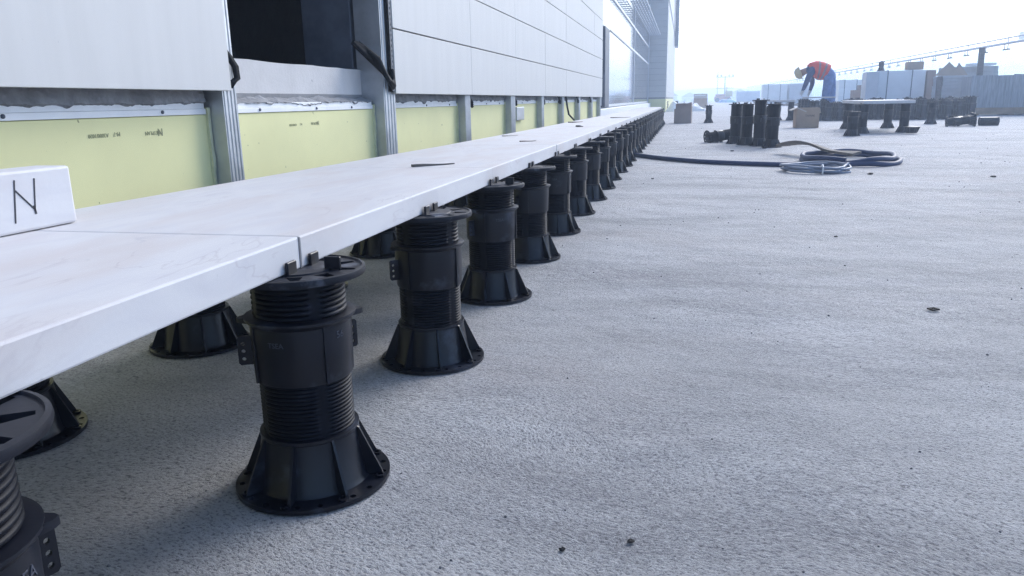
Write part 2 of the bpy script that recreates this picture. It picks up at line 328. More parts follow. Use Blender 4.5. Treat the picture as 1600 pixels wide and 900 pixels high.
# ------------------------------------------------------------------ building with cladding
JY = [0.69, 1.899, 3.122, 4.333, 5.533, 6.738, 7.95, 9.175, 10.42, 11.49]   # panel joints along the wall
def building():
    b = thing('clad_building', 'long building clad in pale panels above a yellow insulated plinth, one panel bay missing', 'building', (-1.33, 0, 0))
    ox = 1.33
    def P(mb, name, m, par=b, **k):
        mb.v = [(x + ox, y, z) for x, y, z in mb.v] if par is b else mb.v
        return mb.build(name, m, par, **k)
    # concrete wall with the opening left free (X -1.6..-1.335)
    w = MB()
    w.box(-1.62, -1.335, -3.5, 1.6, 0.002, 6); w.box(-1.62, -1.335, 3.30, 11.6, 0.002, 6); w.box(-1.62, -1.335, 1.6, 3.30, 0.002, .505); w.box(-1.62, -1.318, 1.905, 3.10, .506, .5400); w.box(-1.62, -1.335, 1.6, 3.30, 1.75, 6)
    P(w, 'concrete_wall', M['wall'])
    # sill block, room behind it with its shade painted near-black
    s = MB(); s.box(-1.60, -1.318, 1.62, 3.10, .5405, .640)
    me = s.mesh('sill_block', M['block']); bm = bmesh.new(); bm.from_mesh(me); bmesh.ops.subdivide_edges(bm, edges=bm.edges[:], cuts=20, use_grid_fill=True)
    for v in bm.verts:
        if v.co.z > .63: v.co.z += .006 * mnoise.noise(v.co * 9) + .003 * mnoise.noise(v.co * 40)
        v.co.x += ox
    bm.to_mesh(me); bm.free(); inst('sill_block', me, b)
    s = MB(); s.box(-1.60, -1.322, 3.103, 3.20, .541, .648); P(s, 'sill_end_block', M['steel'])
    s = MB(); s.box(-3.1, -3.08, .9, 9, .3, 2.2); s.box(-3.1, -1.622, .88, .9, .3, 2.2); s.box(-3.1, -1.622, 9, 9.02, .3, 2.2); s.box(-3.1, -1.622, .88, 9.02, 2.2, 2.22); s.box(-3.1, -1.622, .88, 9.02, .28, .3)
    P(s, 'shaded_room_shell', M['room_shade'])
    s = MB(); s.box(-1.56, -1.345, 3.03, 3.297, .642, 1.75); P(s, 'dark_pillar', M['dark_steel'], bevel=.004)
    s = MB(); s.box(-1.344, -1.325, 3.205, 3.215, .56, 1.75); s.box(-1.344, -1.29, 3.215, 3.222, .56, 1.75); P(s, 'angle_trim', M['steel'])
    # cladding panels
    zr = [.54 + .2665 * i for i in range(9)]
    cols = [(-1.75, -.52), (-.52, .69), (.69, 1.899)] + [(JY[i], JY[i + 1]) for i in range(2, 9)]
    for c0, c1 in cols:
        for i in range(8):
            p = MB(); g = .0022; p.box(-.006, .006, -(c1 - c0) / 2 + g, (c1 - c0) / 2 - g, zr[i] + .003, zr[i + 1] - .003)
            me = p.mesh('cladding_panel', M['panel'], bevel=.001, seg=1)
            o = inst('cladding_panel', me, b, (-1.206 + ox + random.uniform(-.0006, .0006), (c0 + c1) / 2, 0), 0)
            o.rotation_euler.z = random.uniform(-.0006, .0006)
    for i in range(4, 8):
        p = MB(); p.box(-.006, .006, -(JY[2] - JY[1]) / 2 + .002, (JY[2] - JY[1]) / 2 - .002, zr[i] + .003, zr[i + 1] - .003); inst('cladding_panel', p.mesh('cladding_panel', M['panel'], bevel=.001, seg=1), b, (-1.206 + ox, (JY[1] + JY[2]) / 2, 0))
    # dark sub-frame strips behind the horizontal joints
    s = MB()
    for i in range(1, 8):
        s.box(-1.2205, -1.2125, -1.75, 1.895, zr[i] - .03, zr[i] + .03); s.box(-1.2205, -1.2125, 3.126, 11.48, zr[i] - .03, zr[i] + .03)
    P(s, 'joint_backing', M['rubber'])
    # steel posts (C channel with a ridged front flange)
    pj = [(.60, .69), (1.884, 1.951), (3.035, 3.165), (4.25, 4.362), (5.44, 5.585), (6.655, 6.775), (7.83, 7.93), (9.07, 9.20), (10.33, 10.47), (11.36, 11.48)]
    for y0, y1 in pj:
        w_ = y1 - y0; prof = [(-1.332, y0), (-1.221, y0)]
        n = 4
        for k in range(n):
            a = y0 + w_ * (k + .15) / n; c = y0 + w_ * (k + .5) / n; d = y0 + w_ * (k + .85) / n
            prof += [(-1.221, a), (-1.2245, a + .0015), (-1.2245, c), (-1.221, c + .0015), (-1.221, d)]
        prof += [(-1.221, y1), (-1.229, y1), (-1.229, y0 + .004), (-1.332, y0 + .004)]
        m = MB(); m.prism([(x + ox, y) for x, y in prof], .003, 2.7); post = m.build('steel_post', M['steel'], b)
    # yellow boards, flashing, foam strips and mortar per bay
    edges = [(-1.75, .60)] + [(pj[i][0], pj[i + 1][0]) for i in range(0, 9)]
    for k, (a, c) in enumerate(edges):
        m = MB(); m.box(-1.334, -1.27, a + .006, c - .008, .004, .482); P(m, 'insulation_board', M['foam'], bevel=.003)
        m = MB(); m.box(-1.272, -1.262, c - .014, c - .002, .004, .50); me = m.mesh('foam_strip', M['foam_edge']); bm = bmesh.new(); bm.from_mesh(me)
        bmesh.ops.subdivide_edges(bm, edges=[e for e in bm.edges if abs(e.verts[0].co.z - e.verts[1].co.z) > .1], cuts=24)
        for v in bm.verts: v.co.y += .003 * mnoise.noise(v.co * 22 + Vector((k, 0, 0))); v.co.x += ox + .004 * mnoise.noise(v.co * 30)
        bm.to_mesh(me); bm.free(); inst('foam_strip', me, b)
        m = MB(); m.box(-1.300, -1.266, a + .004, c - .016, .4825, .497); m.box(-1.300, -1.270, a + .004, c - .016, .4972, .512); P(m, 'flashing_strip', M['flash'], bevel=.001)
        # ragged mortar over the flashing
        vs = []; fs = []; nx = 150; nz = 10; openbay = k == 2
        for i in range(nx + 1):
            y = a + .004 + (c - a - .02) * i / nx; sgn = lambda f_, sd: mnoise.noise(Vector((y * f_, sd, k)))
            lo = (.511 if openbay else .512) - max(0, sgn(5, 1.7)) * .020 - max(0, sgn(17, 4) - .05) * .020 - max(0, sgn(60, 6)) * .007
            hi = (.529 + .008 * sgn(7, 9) + .006 * sgn(30, 3)) if openbay else .556
            for j in range(nz + 1):
                t = j / nz; z = lo + (hi - lo) * t
                x = -1.2600 - (.012 * t if not openbay else .05 * t) + .005 * mnoise.noise(Vector((y * 24, z * 60, k))) + .003 * mnoise.noise(Vector((y * 80, z * 90, 0)))
                if j == 0: x -= .012
                vs.append((x + ox, y, z))
        for i in range(nx):
            for j in range(nz): q = i * (nz + 1) + j; fs.append((q, q + nz + 1, q + nz + 2, q + 1))
        MB().add(vs, fs).build('mortar_bead', M['mortar'], b, smooth=40)
        m = MB()
        for q in range(3 if k < 5 else 2):
            y = a + (c - a) * (.22 + .3 * q + random.uniform(-.05, .05)); m.lathe([(.0045, 0), (.0045, .003), (.002, .0045)], 8, M=Matrix.Translation((-1.266, y, .491)) @ Matrix.Rotation(R(90), 4, 'Y'))
        P(m, 'fixing_screw', M['dark_steel'])
    # printing on the foam boards (upside down on the board)
    def prt(txt, y, z, size):
        vs, fs = text_geo(txt, size, .0003)
        me = MB().add([(-1.2692 + ox + v[2], y - v[0], z - v[1]) for v in vs], fs).mesh('board_print', M['print']); inst('board_print', me, b)
    prt('NETPLAN', 1.648, .4425, .013); prt('N', 1.676, .444, .026); prt('M-7', 1.525, .445, .014); prt('A2000/1020', 1.468, .444, .0125)
    prt('NETPLAN', 2.498, .440, .012); prt('N', 2.524, .441, .022); prt('M-7', 2.40, .440, .010); prt('A2000/1020', 2.345, .439, .010)
    # perforated strip beside the open bay
    holes = [[(.013 + dx, .015 + .021 * k + dz) for dx, dz in ((-.004, -.005), (.004, -.005), (.004, .005), (-.004, .005))] for k in range(54)]
    vs, fs = plate([(0, 0), (.026, 0), (.026, 1.14), (0, 1.14)], holes, .002)
    mb = MB().add([(-1.205 + ox + z, 3.094 + x, .553 + y) for x, y, z in vs], fs); mb.build('perforated_strip', M['clamp'], b)
    s = MB(); s.box(-1.2175, -1.2105, 3.09, 3.121, .55, 1.69); P(s, 'dark_backing_strip', M['rubber'])
    # cable loops at the panel edges
    s = MB()
    for q in range(7):
        o = .0085 * q
        s.tube([(-1.29 + ox, 2.965 - o, .74), (-1.205 + ox, 2.965 + o, .675 - o), (-1.196 + ox, 2.985 + o, .630 - o * .6), (-1.192 + ox, 3.03 + o, .594 - o * .4), (-1.196 + ox, 3.082, .568 + o), (-1.205 + ox, 3.105, .585 + o)], .0105, 7)
    s.build('cable_bundle', M['rubber'], b, smooth=60)
    s = MB()
    for q in range(3):
        o = .004 * q
        s.tube([(-1.225 + ox, 1.908, .66), (-1.215 + ox, 1.918 + o, .635), (-1.207 + ox, 1.934 + o, .607), (-1.205 + ox, 1.934 + o, .578), (-1.212 + ox, 1.916, .556 + o), (-1.225 + ox, 1.902, .563)], .0075, 7)
    s.build('cable_bundle', M['rubber'], b, smooth=60)
    for y in (4.40, 5.62, 6.80, 7.70, 9.05, 10.3):
        s = MB()
        for q in range(3): s.tube([(-1.26 + ox, y - .09 + .02 * q, .60), (-1.24 + ox, y - .03 + .015 * q, .54), (-1.225 + ox, y + .01, .50 - .012 * q), (-1.25 + ox, y + .05, .49)], .010, 6)
        s.build('cable_bundle', M['rubber'], b, smooth=60)
    s = MB(); s.tube([(-1.21 + ox, 7.98, .56), (-1.20 + ox, 8.0, .45), (-1.19 + ox, 8.06, .36), (-1.15 + ox, 8.16, .30)], .010, 6); s.build('hanging_cable', M['rubber'], b, smooth=60)
    s = MB(); s.box(-1.262, -1.245, 5.75, 6.02, .36, .46); P(s, 'junction_box', M['steel'], bevel=.004)
    # end return, door column, glazing and lintel
    s = MB(); s.box(-1.62, -1.214, 11.492, 11.52, .42, 6); P(s, 'end_return', M['alu'])
    s = MB(); s.box(-1.9, -1.45, 11.6, 30, .002, 6); P(s, 'rear_wall', M['wall'])
    s = MB(); s.box(-1.449, -1.335, 13.2, 13.93, .38, 1.69); P(s, 'door_column', M['dark_steel'], bevel=.01)
    s = MB(); s.box(-1.449, -1.36, 11.53, 14.2, 1.693, 2.36); P(s, 'lintel_panel', M['alu'], bevel=.004)
    s = MB(); s.box(-1.449, -1.30, 11.53, 30, .002, .36); P(s, 'glazing_upstand', M['flash'], bevel=.01)
    gy = [14.2, 21.5, 29.9]
    for a, c in zip(gy, gy[1:]):
        for z0, z1 in ((.43, 1.74), (1.79, 2.33), (2.39, 3.9)):
            s = MB(); s.box(-1.43, -1.405, a + .04, c - .04, z0, z1); P(s, 'glass_pane', M['window'])
        for z in (.40, 1.765, 2.36):
            s = MB(); s.box(-1.449, -1.385, a + .035, c - .035, z - .025, z + .025); P(s, 'transom', M['alu'])
    for y in gy:
        s = MB(); s.box(-1.449, -1.382, y - .033, y + .033, .37, 3.9); P(s, 'mullion', M['alu'])
    # slatted sunshade
    sh = inst('sunshade', None, b, (-1.38 + ox, 0, 2.78))
    for k in range(34):
        m = MB(); m.box(-.002, .40, -.022, .022, -.011, .011); me = m.mesh('slat', M['rail']) if k == 0 else me; inst('slat', me, sh, (.002, 14.4 + .46 * k, 0))
    for k in range(6):
        m = MB(); m.box(-.007, .007, 14.2, 29.8, .0115, .030); m.build('sunshade_bar', M['rail'], sh, (.03 + .072 * k, 0, 0))
    # tower wing at the far end
    t = thing('tower_wing', 'tall wing at the far end of the building, faced with thin horizontal courses', 'building', (-1.0, 30, 0))
    m = MB(); m.box(-1.2, .245, .06, 20, .002, 7.0); m.build('tower_core', M['joint'] if 'joint' in M else M['wall'], t)
    for k in range(26):
        z = .56 + .212 * k
        m = MB(); m.box(-1.2, .27 + random.uniform(-.002, .002), .03, 20.02, z, z + .204); m.build('cladding_course', M['panel'], t)
    m = MB(); m.box(-1.2, .262, .05, 20, .02, .50); m.build('yellow_plinth', M['foam'], t)
    m = MB(); m.box(-1.2, .31, -.0, 20.05, 4.02, 4.06); m.build('cornice_trim', M['steel'], t)
    m = MB(); m.box(.32, .50, 14, 16, 3.3, 7.0); m.build('projecting_fin', M['dark_steel'], t)
building()

# ------------------------------------------------------------------ pedestals
BA = R(-44)
def thread(z0, z1, nr, rg, amp, n=96, sub=5):
    v = []; f = []; rows = nr * sub + 1
    for i in range(rows):
        ph = (i % sub) / sub; z = z0 + (z1 - z0) * i / (rows - 1)
        h = [0, .85, 1, 1, .85][i % sub] if i < rows - 1 else 0
        for k in range(n):
            a = 2 * math.pi * k / n
            d = abs(((a - BA + math.pi / 4) % (math.pi / 2)) - math.pi / 4)     # distance to nearest band
            w = 1.0 if d > R(10) else (.30 if d < R(7) else .30 + .70 * (d - R(7)) / R(3))
            hh = h if d > R(8.5) else .55
            r = rg + amp * hh * (1 if d > R(8.5) else 1)
            v.append((r * math.cos(a), r * math.sin(a), z))
    for i in range(rows - 1):
        for k in range(n):
            k2 = (k + 1) % n; f.append((i * n + k, i * n + k2, (i + 1) * n + k2, (i + 1) * n + k))
    return v, f
def gusset_mb():
    g = MB(); prof = [(.057, .0065), (.0965, .0065), (.0955, .013), (.0675, .075), (.063, .078), (.057, .078)]
    v = [(x, -.0018, z) for x, z in prof] + [(x, .0018, z) for x, z in prof]; n = len(prof)
    g.add(v, [tuple(range(n)), tuple(range(2 * n - 1, n - 1, -1))] + [(i, n + i, n + (i + 1) % n, (i + 1) % n) for i in range(n)])
    return g
GA = [R(a) for a in (-38, -82, -126, 8, 52, 97, 142, 187)]
FL = plate(circle(.103, 64), [circle(.0042, 8, .0945 * math.cos(a + o), .0945 * math.sin(a + o)) for a in GA for o in (.10, .40)], .006)
def base_mb(joined=False, simple=False):
    b = MB()
    if simple: b.lathe([(.103, 0), (.103, .006), (.076, .0065)], 24)
    else: b.add(*FL)
    n = 24 if simple else 64
    b.lathe([(.077, .0062), (.073, .012), (.064, .074), (.0652, .0755), (.0652, .080), (.055, .0805)], n, cap=False)
    if not simple:
        for a in GA:
            x, y = .0945 * math.cos(a - .06), .0945 * math.sin(a - .06)
            b.lathe([(.0062, .006), (.0068, .0095), (.0038, .0095), (.0038, .0061)], 10, M=Matrix.Translation((x, y, 0)), cap=False)
    if joined:
        for a in GA: b.add(gusset_mb().v, gusset_mb().f, M=Matrix.Rotation(a, 4, 'Z'))
    return b
def lug_mb():
    vs, fs = plate([(.056, 0), (.080, 0), (.0825, .003), (.0825, .036), (.080, .039), (.056, .039)], [circle(.0026, 10, .0755, z) for z in (.008, .0185, .029)], .003)
    return MB().add([(x, z - .0015, y) for x, y, z in vs], fs)
def collar_mb(n=64):
    c = MB()
    c.lathe([(.0565, 0), (.0622, 0), (.0635, .003), (.0648, .056), (.0648, .074), (.068, .077), (.071, .0805), (.071, .0835), (.064, .0845), (.0565, .0845)], n, cap=False)
    for a in (-37, 53, 143, 233):
        m = Matrix.Rotation(R(a), 4, 'Z'); c.box(.058, .0668, -.0018, .0018, .001, .078, M=m)
    for a in (-153, 27):
        m = Matrix.Rotation(R(a), 4, 'Z'); c.prism([(.064, -.014), (.077, -.005), (.080, 0), (.077, .005), (.064, .014)], .0755, .0825, M=m)
    return c
HOLES = []
for k in range(10):
    a = 2 * math.pi * k / 10 + .16; pts = []
    for r, da in ((.053, -.22), (.077, -.07), (.077, .04), (.054, .15)): pts.append((r * math.cos(a + da), r * math.sin(a + da)))
    HOLES.append(pts)
HOLES.append([(-.012, -.002), (.012, -.002), (.012, .002), (-.012, .002)])
HP = plate(circle(.0865, 72), HOLES, .007)
def head_mb(simple=False):
    h = MB()
    if simple: h.lathe([(.056, 0), (.088, .001), (.0905, .004), (.089, .008)], 24); return h
    h.add(HP[0], HP[1])
    h.lathe([(.086, .0072), (.087, .0085), (.083, .0095), (.082, .0072)], 72, cap=False)
    h.lathe([(.087, .001), (.088, .004), (.087, .0085)], 72, cap=False)
    h.lathe([(.047, .0072), (.046, .0088), (.007, .0088), (.006, .0072)], 48, cap=False)
    h.lathe([(.055, .0001), (.0590, -.004), (.0590, -.008)], 64, cap=False)
    return h
def tab_me():
    t = MB(); t.box(-.0022, .0022, -.011, .011, .007, .024); return t.mesh('spacer_tab', M['plastic'], bevel=.0008, seg=1)
ME = {}
ME['gusset'] = gusset_mb().mesh('gusset', M['plastic'])
ME['base'] = base_mb().mesh('base', M['plastic'], smooth=35)
ME['base_joined'] = base_mb(True).mesh('base', M['plastic'], smooth=35)
ME['base_simple'] = base_mb(True, True).mesh('base', M['plastic'], smooth=35)
ME['collar'] = collar_mb().mesh('collar', M['plastic'], smooth=35)
ME['lug'] = lug_mb().mesh('lug', M['plastic'])
ME['head'] = head_mb().mesh('head_plate', M['plastic_top'], smooth=35)
ME['tab'] = tab_me()
THR = {}
def thread_me(h, nr, rg, amp, n=96):
    key = (round(h, 4), nr, n)
    if key not in THR:
        m = MB(); m.add(*thread(0, h, nr, rg, amp, n)); THR[key] = m.mesh('thread', M['thread'], smooth=70)
    return THR[key]
def make_pedestal(hgt, label, group, tabs, full, name='pedestal', drop=0):
    """hgt = height of the top of the head plate; parts stay children of an Empty at the base"""
    t = thing(name, label, 'pedestal', group=group)
    ex = hgt - .295
    lo = .075 + ex * .45 - drop; c0 = .0795 + lo; c1 = c0 + .0845; upp = hgt - .008 - c1
    rb = inst('base', ME['base' if full else 'base_joined'], t)
    if full:
        for a in GA: inst('gusset', ME['gusset'], rb, (0, 0, 0), a)
    inst('lower_thread', thread_me(lo, max(6, round(lo / .0054)), .0556, .0042), t, (0, 0, .0795))
    cl = inst('collar', ME['collar'], t, (0, 0, c0 - .001))
    for a in (-155, 57): inst('lug', ME['lug'], cl, (0, 0, .017), R(a))
    inst('upper_thread', thread_me(upp, max(4, round(upp / .0072)), .0550, .0048), t, (0, 0, c1 - .001))
    hp = inst('head_plate', ME['head'], t, (0, 0, hgt - .008))
    for x, y, rz in tabs: inst('spacer_tab', ME['tab'], hp, (x, y, 0), rz)
    return t
def copy_thing(src, loc, rz=0, body=0, label=None, group=None):
    r = src.copy(); C.objects.link(r); r.location = loc; r.rotation_euler = (0, 0, rz)
    for ch in src.children:
        c = ch.copy(); C.objects.link(c); c.parent = r
        if ch.name.split('.')[0] in ('base', 'collar', 'lower_thread', 'upper_thread'): c.rotation_euler.z = body
        for g in ch.children:
            d = g.copy(); C.objects.link(d); d.parent = c
    if label: r['label'] = label
    if group: r['group'] = group
    return r
TJ = [(.0115, -.034, 0), (.0115, .026, 0), (.050, .002, R(90))]      # at a slab joint
TM = [(.0115, -.030, 0), (.0115, .020, 0)]
PX = -.4825; PITCH = .508; Y0 = .868
ZT = .295
front_group = 'black pedestals in a row under the front edge of the marble slabs'
pj_full = make_pedestal(ZT, 'x', front_group, TJ, True); pm_full = make_pedestal(ZT, 'x', front_group, TM, True)
pn_full = make_pedestal(ZT, 'x', front_group, TM, True, drop=.021)
pj_mid = make_pedestal(ZT, 'x', front_group, TJ, False); pm_mid = make_pedestal(ZT, 'x', front_group, TM, False)
first = {}
for k in range(-1, 31):
    joint = k % 2 == 0
    src = (pj_full if joint else pm_full) if k < 6 else (pj_mid if joint else pm_mid)
    if k == -1: src = pn_full
    if k == -1: lab = 'black pedestal cut off by the left picture edge, round slotted head in plain view'
    elif k == 0: lab = 'nearest whole black pedestal, under the slab joint with the dark saw cut'
    elif k == 30: lab = 'black pedestal at the far end of the front row, beside the torn box'
    else: lab = ordinal(k + 1) + ' black pedestal along the front slab edge, counted from the nearest whole one'
    loc = (PX + random.uniform(-.003, .003) * (k > 0), Y0 + PITCH * k, .002)
    if k == -1: loc = (-.490, .352, .002)
    body = 0 if k == 0 else R(15) if k == -1 else [0.1, .35, -.25, .8, .2, 1.1, -.4][k % 7]
    if k in (2,): body = .62
    if src.name not in first:
        first[src.name] = 1; o = src; o.location = loc; o['label'] = lab
        for ch in o.children:
            if ch.name.split('.')[0] in ('base', 'collar', 'lower_thread', 'upper_thread'): ch.rotation_euler.z = body
    else: o = copy_thing(src, loc, 0, body, lab)
    if k in (-1, 0):                                  # raised lettering on the collar, pedestals with readable marks
        col = [c for c in o.children if c.name.startswith('collar')][0]
        for txt, ang, z, size in ([('TSEA', -4, .056, .015)] if k == -1 else [('TSEA', -92, .056, .0095), ('56', -16, .061, .013)]):
            vs, fs = text_geo(txt, size, .0006); out = []
            for x, y, zz in vs:
                a = R(ang) + x / .0648; rr = .0649 + zz * .6 + .0002; out.append((rr * math.cos(a), rr * math.sin(a), z + y))
            inst('raised_lettering', MB().add(out, fs).mesh('raised_lettering', M['lettering']), col)
back_group = 'black pedestals under the back edge of the marble slabs'
for k in range(-1, 14):
    src = pm_full if k < 5 else pm_mid
    copy_thing(src, (-1.012 - .006 * (k == 0), Y0 + PITCH * k + .006 + .03 * (k == 0), .002), R(180), random.uniform(0, 3), ('%s black pedestal half hidden under the back slab edge, counted from the camera' % ordinal(k + 2)), back_group)

# ------------------------------------------------------------------ marble slabs on the row
BACK = [(-2, -1.03), (1.08, -1.004), (1.47, -.985), (2.0, -.957), (2.9, -.92), (4.7, -.893), (7.6, -.872), (20, -.868)]
def back_x(y):
    for (a, xa), (b, xb) in zip(BACK, BACK[1:]):
        if y <= b: return xa + (xb - xa) * (y - a) / (b - a)
for i in range(16):
    ya = Y0 + PITCH * (2 * i - 2); yb = ya + 2 * PITCH
    if i == 1: pass
    mid = (ya + yb) / 2; g = .0005; fx = -.475 + (0 if i < 2 else random.uniform(-.0015, .0015)); zt = .3385 + (random.uniform(-.0008, .0008) if i > 1 else 0)
    cut = .0
    q = [(fx, ya + g - mid), (fx, yb - g - mid), (back_x(yb), yb - g - mid), (back_x(ya), ya + g - mid)]
    lab = ('nearest marble slab, running out of the left picture edge and carrying the marked offcut' if i == 0 else
           'marble slab between the first and third whole pedestals, with a dark shim on its far end' if i == 1 else
           'marble slab at the far end of the row, beside the glazing' if i == 15 else ordinal(i + 1) + ' marble slab of the row along the wall, counted from the camera')
    s = tag(MB().prism(q, .2975, zt).build('marble_slab', M['marble'], None, (0, mid, 0), bevel=.0025), lab, 'slab', 'marble slabs laid in a row along the wall')
    if i == 0:
        MB().box(fx - .004, fx + .0008, yb - mid - .0035, yb - mid + .0002, .2972, .3375).build('saw_cut_joint', M['cut'], s)

# ------------------------------------------------------------------ marked offcut and small things lying on the slabs
o = thing('stone_offcut', 'white stone block with a handwritten N lying on the nearest slab', 'stone block', (-.905, .60, .3395), rz=R(-1.0))
MB().box(-.03, .028, -.34, .342, 0, .083).build('block', M['marble'], o, bevel=.004)
m = MB()
def stroke(a, b, w=.0011):
    a = Vector((.0286, *a)); b = Vector((.0286, *b)); d = (b - a).normalized(); n = Vector((1, 0, 0)).cross(d) * w
    m.add([a - n, b - n, b + n, a + n, a - n + Vector((-.0004, 0, 0)), b - n + Vector((-.0004, 0, 0)), b + n + Vector((-.0004, 0, 0)), a + n + Vector((-.0004, 0, 0))], [(0, 1, 2, 3), (0, 4, 5, 1), (2, 6, 7, 3), (1, 5, 6, 2), (3, 7, 4, 0)])
stroke((.2455, .071), (.2365, .014)); stroke((.2445, .057), (.2705, .0285)); stroke((.2775, .0705), (.2705, .0255)); stroke((.270, .034), (.2715, .022), .0016)
m.build('letter', M['ink'], o)
def stick(name, label, cat, p0, p1, w, t, mt, kind=0, z=.3392):
    p0 = Vector((*p0, z)); p1 = Vector((*p1, z)); L = (p1 - p0).length; a = math.atan2(p1.y - p0.y, p1.x - p0.x)
    mb = MB(); n = 8; v = []; f = []
    for i in range(n + 1):
        s = i / n; ww = w * (1 - .75 * max(0, s - .45) / .55) * (1 + .12 * math.sin(9 * s)) * (.75 if i == 0 else 1); hh = t * (1 - .6 * s)
        for dy, dz in ((-.5, 0), (.5, 0), (.5, 1), (-.5, 1)): v.append((s * L, dy * ww, dz * hh + .0006 * math.sin(s * 7)))
    for i in range(n):
        for q in range(4): f.append((i * 4 + q, i * 4 + (q + 1) % 4, i * 4 + 4 + (q + 1) % 4, i * 4 + 4 + q))
    f += [(3, 2, 1, 0), tuple(n * 4 + q for q in range(4))]
    return tag(mb.add(v, f).build(name, mt, None, p0, a), label, cat)
stick('wooden_shim', 'dark pointed shim lying on the second slab, nearest of the slivers on the row', 'shim', (-.695, 1.895), (-.606, 1.985), .014, .006, M['pole'])
stick('wooden_shim', 'thin pale sliver with a dark tip lying on the fourth slab', 'shim', (-.660, 3.10), (-.605, 3.16), .016, .004, M['card_dark'])
stick('wooden_shim', 'pale flat sliver on the row close to the third wall post', 'shim', (-.850, 3.61), (-.80, 3.70), .03, .004, M['card_in'])
stick('wooden_shim', 'sliver lying at the back edge of the row below the hanging cable', 'shim', (-.835, 5.75), (-.775, 5.95), .06, .008, M['card_dark'])
stick('wooden_shim', 'longest far sliver lying across the middle of the slab row', 'shim', (-.65, 7.1), (-.50, 7.3), .06, .006, M['card_dark'])
stick('wooden_shim', 'small dark lump on the middle of the row before the longest far sliver', 'shim', (-.66, 4.82), (-.63, 4.87), .03, .010, M['pole'])

# ------------------------------------------------------------------ hose, cable coil and board on the deck
h = thing('hose', 'long blue grey hose leading from the pedestal row into a flat coil', 'hose', (1.22, 6.4, 0))
pts = []
tail = [(-.50, 7.05), (-.38, 6.86), (-.20, 6.55), (.02, 6.28), (.16, 6.14), (.42, 5.98), (.70, 5.87), (.95, 5.81)]
for x, y in tail: pts.append((x - 1.22, y - 6.4, .018))
for k in range(0, 61):
    a = R(-105 + 12 * k); r = .50 - .0005 * k; z = .018 + (.032 if k > 28 else 0) * min(1, max(0, (k - 28) / 4)) + .006 * math.sin(k)
    pts.append((.03 + r * 0.70 * math.cos(a) + (.03 if k > 30 else 0) * math.sin(k * .3), -.06 + r * .98 * math.sin(a), z))
# smooth the polyline
def smooth(p, n=2):
    for _ in range(n):
        q = [p[0]]
        for a, b in zip(p, p[1:]):
            a = Vector(a); b = Vector(b); q += [a * .75 + b * .25, a * .25 + b * .75]
        q.append(p[-1]); p = q
    return p
MB().tube(smooth(pts, 1), .0175, 10).build('hose_tube', M['hose'], h, smooth=60)
h = thing('cable_coil', 'small coil of thin grey cable tied with a white tie, in front of the hose', 'cable coil', (.88, 5.53, 0))
pts = []
for k in range(0, 145):
    a = R(10 * k); r = .205 + .018 * math.sin(k * .61) + .006 * math.cos(k * 1.7); pts.append((r * math.cos(a), r * 1.02 * math.sin(a), .010 + .011 * (k // 36) + .006 * math.sin(k * .35)))
MB().tube(smooth(pts, 1), .0085, 7).build('cable', M['cable'], h, smooth=60)
MB().tube([(.01, -.175, .004), (.01, -.24, .004), (.01, -.245, .05), (.01, -.215, .062), (.01, -.172, .05)], .005, 6, closed=True).build('cable_tie', M['flash'], h)
b = MB(); v = []; f = []; n = 14
for i in range(n + 1):
    s = i / n; wv = .062 * (1 - .35 * s); z = .064 + .035 * math.sin(min(1, s * 2.2) * math.pi * .5) - .075 * s ** 1.4 + .02 * math.sin(s * 5)
    for dx, dz in ((-1, 0), (1, 0), (1, .020), (-1, .020)): v.append((dx * wv, s * 1.02, max(.05, z) + dz + dx * .012 * math.sin(s * 4)))
for i in range(n):
    for q in range(4): f.append((i * 4 + q, i * 4 + (q + 1) % 4, i * 4 + 4 + (q + 1) % 4, i * 4 + 4 + q))
f += [(3, 2, 1, 0), tuple(n * 4 + q for q in range(4))]
tag(b.add(v, f).build('warped_board', M['wood'], None, (.86, 7.28, 0), math.atan2(-.92, .45) - math.pi / 2), 'warped brown board lying across the hose coil', 'board')

# ------------------------------------------------------------------ tall pedestals standing about on the deck
TALL = {}
def tall(hgt, label, group, loc, rz=0, tabs=((.02, .03, 0), (-.02, .03, 0), (0, -.03, R(90))), lying=None):
    key = round(hgt, 2)
    if key not in TALL: o = TALL[key] = make_pedestal(key, label, group, tabs, False); o.location = loc; o.rotation_euler.z = rz
    else: o = copy_thing(TALL[key], loc, rz, 0, label, group)
    if lying: o.rotation_euler = lying
    return o
g = 'black pedestals standing in a clump behind the hose'
tall(.43, 'front right pedestal of the clump behind the hose', g, (.872, 8.22, .001), .3)
tall(.47, 'tallest pedestal of the clump behind the hose, second from right', g, (.765, 8.45, .001), 1.2)
tall(.43, 'third pedestal from the right in the clump behind the hose', g, (.655, 8.66, .001), 2.0)
tall(.43, 'leftmost standing pedestal of the clump behind the hose', g, (.555, 8.92, .001), .9)
tall(.39, 'rear pedestal of the clump behind the hose, mostly hidden by the others', g, (.90, 8.72, .001), 1.9)
tall(.39, 'black pedestal lying on its side against the clump behind the hose', g, (.60, 9.32, .10), 0, lying=(0, R(-97), R(28)))
tall(.35, 'lone black pedestal standing between the torn box and the clump', 'single pedestals on the open deck', (.475, 16.45, .001), .4)
tall(.30, 'low black pedestal in front of the nearer marble table slab', 'single pedestals on the open deck', (2.06, 10.42, .001), .4)
g = 'black pedestals carrying the table-like marble slab'
for (x, y), w in (((2.44, 12.75), 'back left'), ((2.31, 11.08), 'front left'), ((3.03, 12.80), 'back right'), ((2.88, 11.30), 'front right')):
    tall(.38, w + ' black pedestal under the nearer table-like marble slab', g, (x, y, .001), .5)
